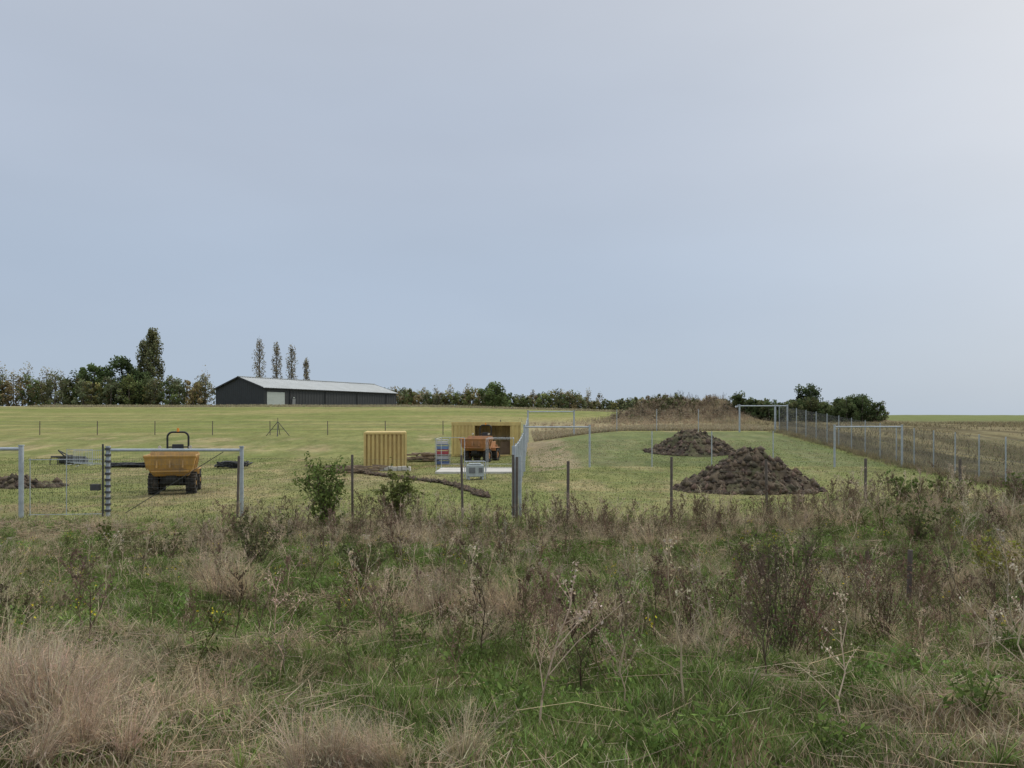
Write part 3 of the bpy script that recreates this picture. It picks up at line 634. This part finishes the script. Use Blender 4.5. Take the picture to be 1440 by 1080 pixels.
# ------------------------------------------------------------------ vehicles
M_tyre=hard('tyre_rubber',(.03,.028,.025),.9,0,8,.3,.3,(.15,.115,.08),.7);M_black=hard('black_steel',(.02,.02,.021),.5,0,5,.2)
M_seat=hard('vinyl_seat',(.02,.02,.022),.6);M_lens=hard('lamp_lens',(.6,.55,.45),.2);M_amber=hard('amber_beacon',(.7,.25,.02),.3)
M_mud=hard('caked_mud',(.14,.105,.07),1,0,7,.4,.6)
def dumper(loc,rz,col,dirt):
    M=hard('dumper_paint',col,.6,0,3,.2,0,dirt,.8)
    e=empty('site_dumper',loc,rz)
    def ring(z,y0,y1,w): return [(-w,y0,z),(w,y0,z),(w,y1,z),(-w,y1,z)]
    s=Solid()
    o_=[ring(.80,-1.25,-.35,.66),ring(1.02,-1.55,-.25,.80),ring(1.30,-1.66,-.14,.93),ring(1.56,-1.72,-.05,.98),ring(1.64,-1.76,-.03,1.02),ring(1.70,-1.76,-.03,1.02)]
    i_=[ring(1.70,-1.68,-.11,.95),ring(1.40,-1.60,-.2,.90)]
    vs=[v for rg in o_+i_ for v in rg];fs=[(3,2,1,0)];nr=len(o_+i_)
    for k in range(nr-1):
        for j in range(4): fs.append((4*k+j,4*k+(j+1)%4,4*k+4+(j+1)%4,4*k+4+j))
    s.poly(vs,fs);s.poly([(-1.02,-.1,1.70),(1.02,-.1,1.70),(.9,-.03,1.86),(-.9,-.03,1.86),(-1.02,-.03,1.70),(1.02,-.03,1.70)],[(0,1,2,3),(4,3,2,5),(0,3,4),(1,5,2)]);s.obj('skip',M,e,.02)
    k=14;u=np.linspace(-1,1,k);mv=[(a*.9,-.9+b*.7,1.42+.14*float(vnoise(np.array([a*2+9.]),np.array([b*2+4.]))[0])+.1*(1-a*a)) for b in u for a in u]
    s=Solid();s.poly(mv,[(j*k+i_,j*k+i_+1,(j+1)*k+i_+1,(j+1)*k+i_) for j in range(k-1) for i_ in range(k-1)]);s.obj('mud_load',M_mud,e)
    s=Solid()
    for x_ in (-.5,0,.5): s.box((x_,-1.70,1.38),(.07,.05,.42),('X',-.2))
    for sg in (-1,1):
        for y_ in (-1.35,-.9,-.45): s.box((sg*.97,y_,1.34),(.05,.07,.5),('Y',sg*.2))
    s.box((0,-1.62,1.03),(1.45,.06,.06));s.obj('skip_ribs',M,e,.01)
    s=Solid();s.box((0,.35,.68),(.6,2.9,.3));s.box((0,-.62,.62),(.85,.5,.34));s.box((0,-1.05,.72),(.4,.5,.22));s.cyl((-.7,-.62,.45),(.7,-.62,.45),.1);s.cyl((-.7,1.3,.45),(.7,1.3,.45),.1)
    s.cyl((0,-.1,.72),(0,-.9,.95),.05);s.obj('chassis',M_black,e,.01)
    s=Solid();s.box((0,1.45,1.1),(1.0,1.2,.62));s.box((0,.72,.95),(1.1,.35,.3));s.box((0,2.08,.85),(1.2,.12,.6))
    for sg in (-1,1): s.box((sg*.72,1.3,.97),(.42,1.0,.05));s.box((sg*.72,.77,.86),(.42,.05,.24))
    s.box((0,.3,.86),(1.2,.7,.06));s.obj('engine_cover',M,e,.03)
    s=Solid();s.box((0,.85,1.45),(.5,.46,.12));s.box((0,1.08,1.78),(.48,.12,.6),('X',-.15));s.obj('seat',M_seat,e,.03)
    s=Solid();s.cyl((0,.15,.85),(0,.36,1.72),.035);k=18
    pts=[(.2*math.cos(2*math.pi*i/k),.36+.17*math.sin(2*math.pi*i/k),1.78-.07*math.sin(2*math.pi*i/k)) for i in range(k+1)];s.pipe(pts,.018,6);s.cyl((-.19,.36,1.78),(.19,.36,1.78),.012,6);s.box((0,.12,1.5),(.6,.14,.5));s.obj('steering',M_black,e)
    s=Solid();hw=.44;rr=.22;pts=[(-hw,1.15,.9),(-hw,1.15,2.62-rr)]+[(-hw+rr-rr*math.cos(a),1.15,2.62-rr+rr*math.sin(a)) for a in np.linspace(.2,math.pi/2,5)]
    pts+=[(-q[0],q[1],q[2]) for q in pts[::-1]];s.pipe(pts,.045,8);s.cyl((-hw,1.15,1.95),(hw,1.15,1.95),.03)
    for sg in (-1,1): s.cyl((sg*hw,1.15,1.75),(sg*hw,1.75,1.35),.03)
    s.obj('roll_bar',M_black,e)
    s=Solid();s.cyl((0,1.15,2.64),(0,1.15,2.8),.06,10,.05);s.obj('beacon',M_amber,e)
    s=Solid()
    for sg in (-1,1): s.cyl((sg*.62,.02,1.98),(sg*.62,.10,1.98),.07)
    s.obj('headlamps',M_lens,e)
    s=Solid()
    for sg in (-1,1): s.cyl((sg*.62,.12,.9),(sg*.62,.12,1.98),.02,6)
    s.obj('lamp_brackets',M_black,e)
    ty=Solid();hb=Solid();R_=.46;w_=.4
    for sx in (-1,1):
        for yc in (-.62,1.3):
            k=28;pf=[(-w_/2,.27),(-w_/2,.40),(-w_/2+.05,.445),(w_/2-.05,.445),(w_/2,.40),(w_/2,.27)]
            vs=[(sx*.74+a,yc+b*math.cos(2*math.pi*i/k),R_+b*math.sin(2*math.pi*i/k)) for i in range(k) for a,b in pf]
            m_=len(pf);ty.poly(vs,[(i*m_+j,i*m_+j+1,((i+1)%k)*m_+j+1,((i+1)%k)*m_+j) for i in range(k) for j in range(m_-1)])
            for i in range(18):
                a=2*math.pi*i/18
                for sg in (-1,1):
                    c=Vector((sx*.74+sg*.1,yc+.452*math.cos(a+sg*.08),R_+.452*math.sin(a+sg*.08)));ty.box(c,(.2,.06,.06),('X',a))
            hb.cyl((sx*.74-.14,yc,R_),(sx*.74+.14,yc,R_),.275,20);hb.cyl((sx*.74-.19,yc,R_),(sx*.74+.19,yc,R_),.1,12)
    ty.obj('tyres',M_tyre,e);hb.obj('wheel_hubs',M,e)
    return e
dumper((-14.75,33.6,h1(-14.7,33.6)),.30,(.47,.27,.075),(.24,.165,.10))
dumper((-2.3,56,h1(-2.3,56)),-.30,(.44,.20,.08),(.25,.16,.10))
# ------------------------------------------------------------------ containers
M_yel=hard('container_paint_mustard',(.58,.45,.17),.7,0,1.6,.12,0,(.42,.29,.12),.6);M_in=hard('container_interior',(.62,.48,.26),.8,0,2,.25,0,(.25,.17,.09),.7)
M_floor=hard('plywood_floor',(.22,.17,.11),.9);M_groove=hard('groove_brown',(.36,.24,.09),.8,0,4,.4)
def corr(s,p0,p1,z0,z1,nrm,pitch=.28,dep=.045):
    p0=Vector(p0);p1=Vector(p1);d=p1-p0;L=d.length;d.normalize();nn=Vector(nrm);k=max(1,round(L/pitch));q=L/k;pts=[]
    for i in range(k): pts+=[(i*q,0),(i*q+q*.3,0),(i*q+q*.42,dep),(i*q+q*.88,dep)]
    pts.append((L,0));vs=[]
    for a,e_ in pts:
        b=p0+d*a+nn*e_;vs+=[(b.x,b.y,z0),(b.x,b.y,z1)]
    s.poly(vs,[(2*i,2*i+2,2*i+3,2*i+1) for i in range(len(pts)-1)])
def container(loc,rz,lx,ly,h,openfront=False,dep=.045,pitch=.28):
    e=empty('shipping_container',loc,rz);s=Solid();x=lx/2;y=ly/2
    for a in (-1,1):
        for b in (-1,1): s.box((a*(x-.06),b*(y-.06),h/2),(.14,.14,h))
    for zz_ in (.08,h-.07):
        for b in (-1,1): s.box((0,b*(y-.06),zz_),(lx-.27,.12,.14))
        for a in (-1,1): s.box((a*(x-.06),0,zz_),(.12,ly-.27,.14))
    s.obj('frame',M_yel,e,.01)
    s=Solid()
    if not openfront: corr(s,(-x+.13,-y+.10,0),(x-.13,-y+.10,0),.14,h-.13,(0,-1,0),pitch,dep)
    corr(s,(-x+.1,y-.06,0),(x-.1,y-.06,0),.14,h-.13,(0,-1 if openfront else 1,0))
    corr(s,(-x+.06,-y+.1,0),(-x+.06,y-.1,0),.14,h-.13,(-1,0,0));corr(s,(x-.06,-y+.1,0),(x-.06,y-.1,0),.14,h-.13,(1,0,0))
    s.obj('corrugated_walls',M_yel if not openfront else M_in,e)
    if not openfront:
        s=Solid();k=int((lx-.26)/pitch)
        for i in range(k): s.box((-x+.13+(i+.15)*(lx-.26)/k,-y+.085,h/2),(.03,.02,h-.3))
        s.obj('groove_stripes',M_groove,e)  # reddish-brown stripe darkens each corrugation groove so the ribs show
    s=Solid();s.box((0,0,h-.03),(lx-.14,ly-.14,.03));s.obj('roof',M_yel,e)
    s=Solid();s.box((0,0,.12),(lx-.25,ly-.25,.05));s.obj('floor',M_floor,e)
    return e
container((-8.25,50.2,h1(-7.8,49)+.02),.152,2.6,6.0,2.3,False,.07,.26)
ec=container((-2.05,62.3,h1(-2,61)+.02),0,5.5,2.44,2.75,True)
s=Solid();corr(s,(-2.6,-1.24,0),(-.9,-1.24,0),.16,2.62,(0,-1,0));corr(s,(1.9,-1.24,0),(2.6,-1.24,0),.16,2.62,(0,-1,0));s.obj('side_panels',M_yel,ec)
s=Solid();s.box((0,-1.27,2.6),(5.4,.05,.26));s.obj('header_panel',M_yel,ec)
s=Solid()
for (x_,y_,z_,a,b,c) in ((-2,.4,.5,.9,.7,.8),(-1.1,.6,.4,.6,.6,.5),(1.6,.5,.65,1.0,.6,1.0),(.6,.6,.35,.6,.5,.45)): s.box((x_,y_,z_),(a,b,c))
s.obj('stored_crates',hard('cardboard',(.28,.2,.13),.9),ec,.02)
M_conc=hard('concrete',(.55,.53,.48),.9,0,3,.15,.2);M_white=hard('pale_steel',(.42,.45,.47),.5,.2)
e=empty('concrete_slab',(0,0,0));s=Solid();zs_=h1(-2,46);s.box((-2.1,46.2,zs_+.0),(4.7,3.6,.22));s.obj('slab',M_conc,e,.02)
e=empty('steel_enclosure_frame',(0,0,0));s=Solid();zb=zs_+.1
X_=[-4.4,-2.95,-1.5,.1]
for x_ in X_:
    for y_ in (44.6,47.8): s.cyl((x_,y_,zb),(x_,y_,zb+1.9),.022,6)
for y_ in (44.6,47.8):
    s.cyl((X_[2],y_,zb+1.9),(X_[3],y_,zb+1.9),.018,6);s.cyl((X_[0],y_,zb+.25),(X_[3],y_,zb+.25),.012,6)
s.cyl((X_[0],47.8,zb+1.9),(X_[1],47.8,zb+1.9),.018,6)
s.cyl((X_[0],44.6,zb+1.9),(X_[0],47.8,zb+1.9),.018,6);s.cyl((X_[3],44.6,zb+1.9),(X_[3],47.8,zb+1.9),.018,6)
s.obj('frame',M_white,e)
# portable generator on skids
e=empty('portable_generator',(-1.95,40.5,h1(-1.95,40.5)),.2);s=Solid();s.box((0,0,.46),(.9,.6,.62));s.box((0,0,.82),(.66,.42,.08));s.obj('canopy',hard('grey_paint',(.42,.46,.46),.6,0,3,.2),e,.04)
s=Solid()
for sg in (-1,1): s.box((sg*.36,0,.07),(.08,.7,.12))
for a in (-1,1):
    for b_ in (-1,1): s.cyl((a*.5,b_*.34,.05),(a*.5,b_*.34,.95),.02,6)
    s.cyl((a*.5,-.34,.95),(a*.5,.34,.95),.02,6)
for b_ in (-1,1): s.cyl((-.5,b_*.34,.95),(.5,b_*.34,.95),.02,6)
s.obj('skid_frame',M_white,e)
s=Solid();s.box((-.2,-.31,.5),(.32,.03,.3));s.box((.25,-.31,.5),(.2,.03,.26));s.obj('vents',hard('vent_grey',(.16,.17,.18),.6),e)
# stacked crates
e=empty('stacked_crates',(-4.75,52.5,h1(-4.75,52.5)),.1)
for k,(c_,w_) in enumerate([((.08,.12,.25),.9),((.4,.42,.45),.85),((.35,.06,.08),.85),((.12,.2,.38),.85),((.5,.5,.52),.8)]):
    s=Solid();z=.02+k*.34;s.box((0,0,z+.16),(w_,.6,.05))
    for a in (-1,1): s.box((a*(w_/2-.02),0,z+.16),(.04,.6,.32));s.box((0,a*.29,z+.1),(w_-.1,.03,.2));s.box((0,a*.29,z+.3),(w_-.1,.03,.05))
    s.obj('crate_%d'%k,hard('crate_plastic',c_,.6),e,.01)
s=Solid()
for a in (-1,1):
    for b_ in (-1,1): s.cyl((a*.5,b_*.33,0),(a*.5,b_*.33,1.85),.02,6)
s.obj('trolley_frame',M_white,e)
# ------------------------------------------------------------------ soil
M_soil=hard('turned_soil',(.1,.08,.05),1,0,6,.4,.8,attr=True)
ico=np.array([[0,0,1],[1.1,0,0],[.2,1,.1],[-1,.4,0],[-.5,-.9,.1],[.5,-.9,.1],[0,0,-.8]]);It=np.array([[0,1,2],[0,2,3],[0,3,4],[0,4,5],[0,5,1],[6,2,1],[6,3,2],[6,4,3],[6,5,4],[6,1,5]])
def soil(name,cx,cy,rx,ry,h,seed,n_=110,clods=900,sharp=.95):
    r=R(seed);u=np.linspace(-1.35,1.35,n_);U,W=np.meshgrid(u,u);X=cx+U*rx;Y=cy+W*ry
    ang=np.arctan2(W,U);rad=np.sqrt(U**2+W**2)*(1+.4*(fbm(np.cos(ang)*1.5+seed,np.sin(ang)*1.5+5,3)-.5)*2)
    prof=np.clip(1-np.sqrt(rad**2+.015),0,1)**sharp
    lump=fbm(X*1.3+seed,Y*1.3,4)-.5;fin=fbm(X*7,Y*7,3)-.5
    Z=H(X,Y)-.12+prof*h*(1+.5*lump)+.75*lump*sm(0,.3,prof)+.18*fin*sm(0,.1,prof)+.12*sm(0,.1,prof)
    V=np.stack([X.ravel(),Y.ravel(),Z.ravel()],1);i=np.arange(n_*n_).reshape(n_,n_)
    T=np.concatenate([np.stack([i[:-1,:-1].ravel(),i[:-1,1:].ravel(),i[1:,1:].ravel()],1),np.stack([i[:-1,:-1].ravel(),i[1:,1:].ravel(),i[1:,:-1].ravel()],1)])
    k=fbm(X*2.5+9,Y*2.5,4).ravel();C=lerp(np.tile([.065,.048,.034],(len(V),1)),[.14,.108,.07],sm(.4,.62,k));g_=sm(.52,.66,fbm(X*1.3+50,Y*1.3,3).ravel())*.45;C=lerp(C,[.13,.14,.06],g_)
    A_=Acc();A_.add(V,T,C)
    a=r.random(clods)*6.28;q=np.sqrt(r.random(clods))*1.05;xx=cx+np.cos(a)*q*rx;yy=cy+np.sin(a)*q*ry
    ix=np.clip(((xx-cx)/rx+1.35)/2.7*(n_-1),0,n_-1).astype(int);iy=np.clip(((yy-cy)/ry+1.35)/2.7*(n_-1),0,n_-1).astype(int)
    zz=np.maximum(Z[iy,ix],H(xx,yy));sz=.04+.17*r.random(clods)**2.5
    W_=ico[None]*sz[:,None,None]*(1+.35*r.normal(size=(clods,7,1)))+np.stack([xx,yy,zz],1)[:,None]
    A_.add(W_.reshape(-1,3),(It[None]+(np.arange(clods)*7)[:,None,None]).reshape(-1,3),np.repeat(vary([.10,.075,.05],clods,.5,r),7,axis=0))
    m_=clods//2;q=r.integers(0,clods,m_);hq=.06+.14*r.random(m_);c=vary([.2,.2,.1],m_,.4,r)
    A_.add(*blades(np.stack([xx[q],yy[q],zz[q]],1),hq,np.full(m_,.02),hq*.7,r.random(m_)*6.28,c*.6,c))
    A_.obj(name,M_soil)
soil('soil_heap',10.65,34.8,3.2,2.2,1.82,3,130,1500,1.05)
soil('soil_heap',12.3,52.5,3.1,2.4,1.7,8,110,1100,1.0)
soil('soil_heap',-23.3,36.5,2.0,1.2,.35,5,60,400)
A_=Acc();pt=np.array([(-9.6,46),(-8.2,44),(-7,42.3),(-5.5,40.5),(-3.8,38.8),(-2.4,36),(-1.5,33.2),(-1.1,31.4)])
n_=900;t=rng.random(n_)*(len(pt)-1.001);k=t.astype(int);q=pt[k]+(pt[k+1]-pt[k])*(t-k)[:,None]+rng.normal(0,.13,(n_,2));sz=.03+.09*rng.random(n_)
W_=ico[None]*sz[:,None,None]*(1+.3*rng.normal(size=(n_,7,1)))+np.column_stack([q,H(q[:,0],q[:,1])+.02+.07*rng.random(n_)])[:,None]
A_.add(W_.reshape(-1,3),(It[None]+(np.arange(n_)*7)[:,None,None]).reshape(-1,3),np.repeat(vary([.10,.075,.05],n_,.4),7,axis=0));A_.obj('trench_spoil',M_soil)
# timber and rubble piles
s=Solid();r=R(77)
for i in range(60):
    x_=-9.2+r.normal(0,.9);y_=45.5+r.normal(0,.7);s.box((x_,y_,h1(x_,y_)+.08+.3*r.random()),(.4+r.random()*1.3,.12,.07),('Z',r.normal(0,.6)))
for i in range(40):
    x_=-6.6+r.normal(0,.8);y_=56+r.normal(0,.6);s.box((x_,y_,h1(x_,y_)+.08+.5*r.random()),(.3+r.random()*1.0,.3,.12),('Z',r.normal(0,.6)))
s.obj('timber_pile',hard('rough_sawn_timber',(.24,.18,.12),.9,0,2,.5))
s=Solid()
for i in range(7): s.box((-7.9+i*.27,46.6,h1(-7.5,46.6)+.12+.02*(i%3)),(.25,.4,.24),('Z',.1*(i%3)))
s.obj('concrete_blocks',M_conc,None,.01)
M_pl=hard('black_polythene',(.012,.012,.014),.4)
def pipes(x0,x1,y,n_,r_,seed):
    r=R(seed);s=Solid()
    for i in range(n_):
        yy=y+r.normal(0,.18);z=h1((x0+x1)/2,y)+r_+(i%3)*r_*1.6;pts=[(x0+(x1-x0)*t+r.normal(0,.03),yy+.06*math.sin(6*t+i),z+.03*math.sin(9*t+i)) for t in np.linspace(0,1,9)];s.pipe(pts,r_,8)
    s.obj('pipe_bundle',M_pl,None,0,True)
pipes(-26,-22.3,49.5,7,.06,1);
s=Solid();r=R(9)
for i in range(16):
    cx_=-17.8+r.normal(0,.5);z=h1(-17.8,49)+.08+.28*r.random();R0=.35+.25*r.random();pts=[(cx_+R0*1.5*math.cos(a),49+R0*math.sin(a),z+.05*math.sin(3*a+i)) for a in np.linspace(0,6.28,20)];s.pipe(pts,.045,6)
s.obj('pipe_coils',M_pl,None,0,True)
e=empty('cultivator',(-30.2,52,h1(-30.2,52)));s=Solid()
s.cyl((-1,0,.55),(1,0,.55),.06);s.cyl((-1,.6,.5),(1,.6,.5),.06);s.box((0,.3,.6),(.1,.9,.1));s.cyl((0,-.1,.55),(-.4,-.2,1.0),.05);s.cyl((0,.5,.55),(-.4,-.2,1.0),.04)
for i in range(9):
    x_=-1+i*.25;s.pipe([(x_,.6*(i%2),.5),(x_+.05,.6*(i%2)-.2,.3),(x_-.02,.6*(i%2)-.1,.02)],.03,6);
s.cyl((-.9,.9,.25),(.9,.9,.25),.22,12);s.obj('frame_and_tines',M_darkp,e)
def barrier(loc,rz):
    e=empty('crowd_barrier',loc,rz);s=Solid();s.pipe([(-1.1,0,.1),(-1.1,0,1.05),(1.1,0,1.05),(1.1,0,.1),(-1.1,0,.2),(1.1,0,.2)],.02,6)
    for i in range(17): s.cyl((-1+i*.125,0,.2),(-1+i*.125,0,1.05),.008,5)
    for a in(-.9,.9): s.cyl((a,-.3,.03),(a,.3,.03),.02,6)
    s.obj('rails',M_galv,e)
barrier((-27.6,50.5,h1(-27.6,50.5)),.2);barrier((-29,51.5,h1(-29,51.5)),-.3)
# ------------------------------------------------------------------ sky & light
az=math.radians(52);el=math.radians(30)
sd_=Vector((math.sin(az)*math.cos(el),math.cos(az)*math.cos(el),math.sin(el)))
w=D.worlds.new('World');S.world=w;w.use_nodes=True;n=w.node_tree.nodes;l=w.node_tree.links;n.clear()
o=n.new('ShaderNodeOutputWorld');bg=n.new('ShaderNodeBackground');l.new(bg.outputs[0],o.inputs[0])
sky=n.new('ShaderNodeTexSky');sky.sky_type='NISHITA';sky.sun_disc=False;sky.sun_elevation=el;sky.sun_rotation=az;sky.air_density=1;sky.dust_density=3
tc=n.new('ShaderNodeTexCoord');sp=n.new('ShaderNodeSeparateXYZ');l.new(tc.outputs['Generated'],sp.inputs[0])
cr=n.new('ShaderNodeValToRGB');cr.color_ramp.interpolation='EASE';l.new(sp.outputs['Z'],cr.inputs[0]);e_=cr.color_ramp.elements
e_[0].position=0;e_[0].color=(.44,.53,.64,1);e_[1].position=1;e_[1].color=(1.5,1.52,1.56,1)
for p_,c_ in ((.16,(.425,.51,.635,1)),(.34,(.465,.53,.64,1)),(.52,(.52,.57,.66,1)),(.68,(1.1,1.12,1.16,1))):
    q=cr.color_ramp.elements.new(p_);q.color=c_
dt=n.new('ShaderNodeVectorMath');dt.operation='DOT_PRODUCT';l.new(tc.outputs['Generated'],dt.inputs[0]);dt.inputs[1].default_value=sd_
mx=n.new('ShaderNodeMath');mx.operation='MAXIMUM';l.new(dt.outputs['Value'],mx.inputs[0]);mx.inputs[1].default_value=0
pw=n.new('ShaderNodeMath');pw.operation='POWER';l.new(mx.outputs[0],pw.inputs[0]);pw.inputs[1].default_value=8
gl=n.new('ShaderNodeMix');gl.data_type='RGBA';gl.blend_type='ADD';l.new(pw.outputs[0],gl.inputs[0]);l.new(cr.outputs[0],gl.inputs[6]);gl.inputs[7].default_value=(.27,.24,.18,1)
mp=n.new('ShaderNodeMapping');mp.inputs['Scale'].default_value=(1,1,3.5);mp.inputs['Rotation'].default_value=(0,.25,0);l.new(tc.outputs['Generated'],mp.inputs[0])
no=n.new('ShaderNodeTexNoise');no.inputs['Scale'].default_value=1.6;no.inputs['Detail'].default_value=5;no.inputs['Roughness'].default_value=.45;l.new(mp.outputs[0],no.inputs['Vector'])
mr=n.new('ShaderNodeMapRange');mr.inputs[1].default_value=.3;mr.inputs[2].default_value=.7;mr.inputs[3].default_value=.95;mr.inputs[4].default_value=1.05;l.new(no.outputs[0],mr.inputs[0])
sc=n.new('ShaderNodeVectorMath');sc.operation='SCALE';l.new(gl.outputs[2],sc.inputs[0]);l.new(mr.outputs[0],sc.inputs['Scale'])
s10=n.new('ShaderNodeVectorMath');s10.operation='SCALE';s10.inputs['Scale'].default_value=10.;l.new(sc.outputs[0],s10.inputs[0])
mi=n.new('ShaderNodeMix');mi.data_type='RGBA';mi.inputs[0].default_value=.95;l.new(sky.outputs[0],mi.inputs[6]);l.new(s10.outputs[0],mi.inputs[7])
l.new(mi.outputs[2],bg.inputs[0]);bg.inputs[1].default_value=.1
sl_=D.lights.new('sun','SUN');sl_.energy=1.5;sl_.angle=math.radians(10);sl_.color=(1,.94,.84);so=D.objects.new('sun',sl_);S.collection.objects.link(so)
so.rotation_euler=(-sd_).to_track_quat('-Z','Y').to_euler();so.location=(40,40,60)
cam=D.cameras.new('camera');cam.lens=27;cam.sensor_width=36;cam.shift_y=.0347;cam.clip_end=9000;cam.clip_start=.05
co=D.objects.new('camera',cam);co.location=(0,0,0);co.rotation_euler=(math.pi/2,0,0);S.collection.objects.link(co);S.camera=co
S.view_settings.view_transform='Standard';S.view_settings.look='None';S.view_settings.exposure=0
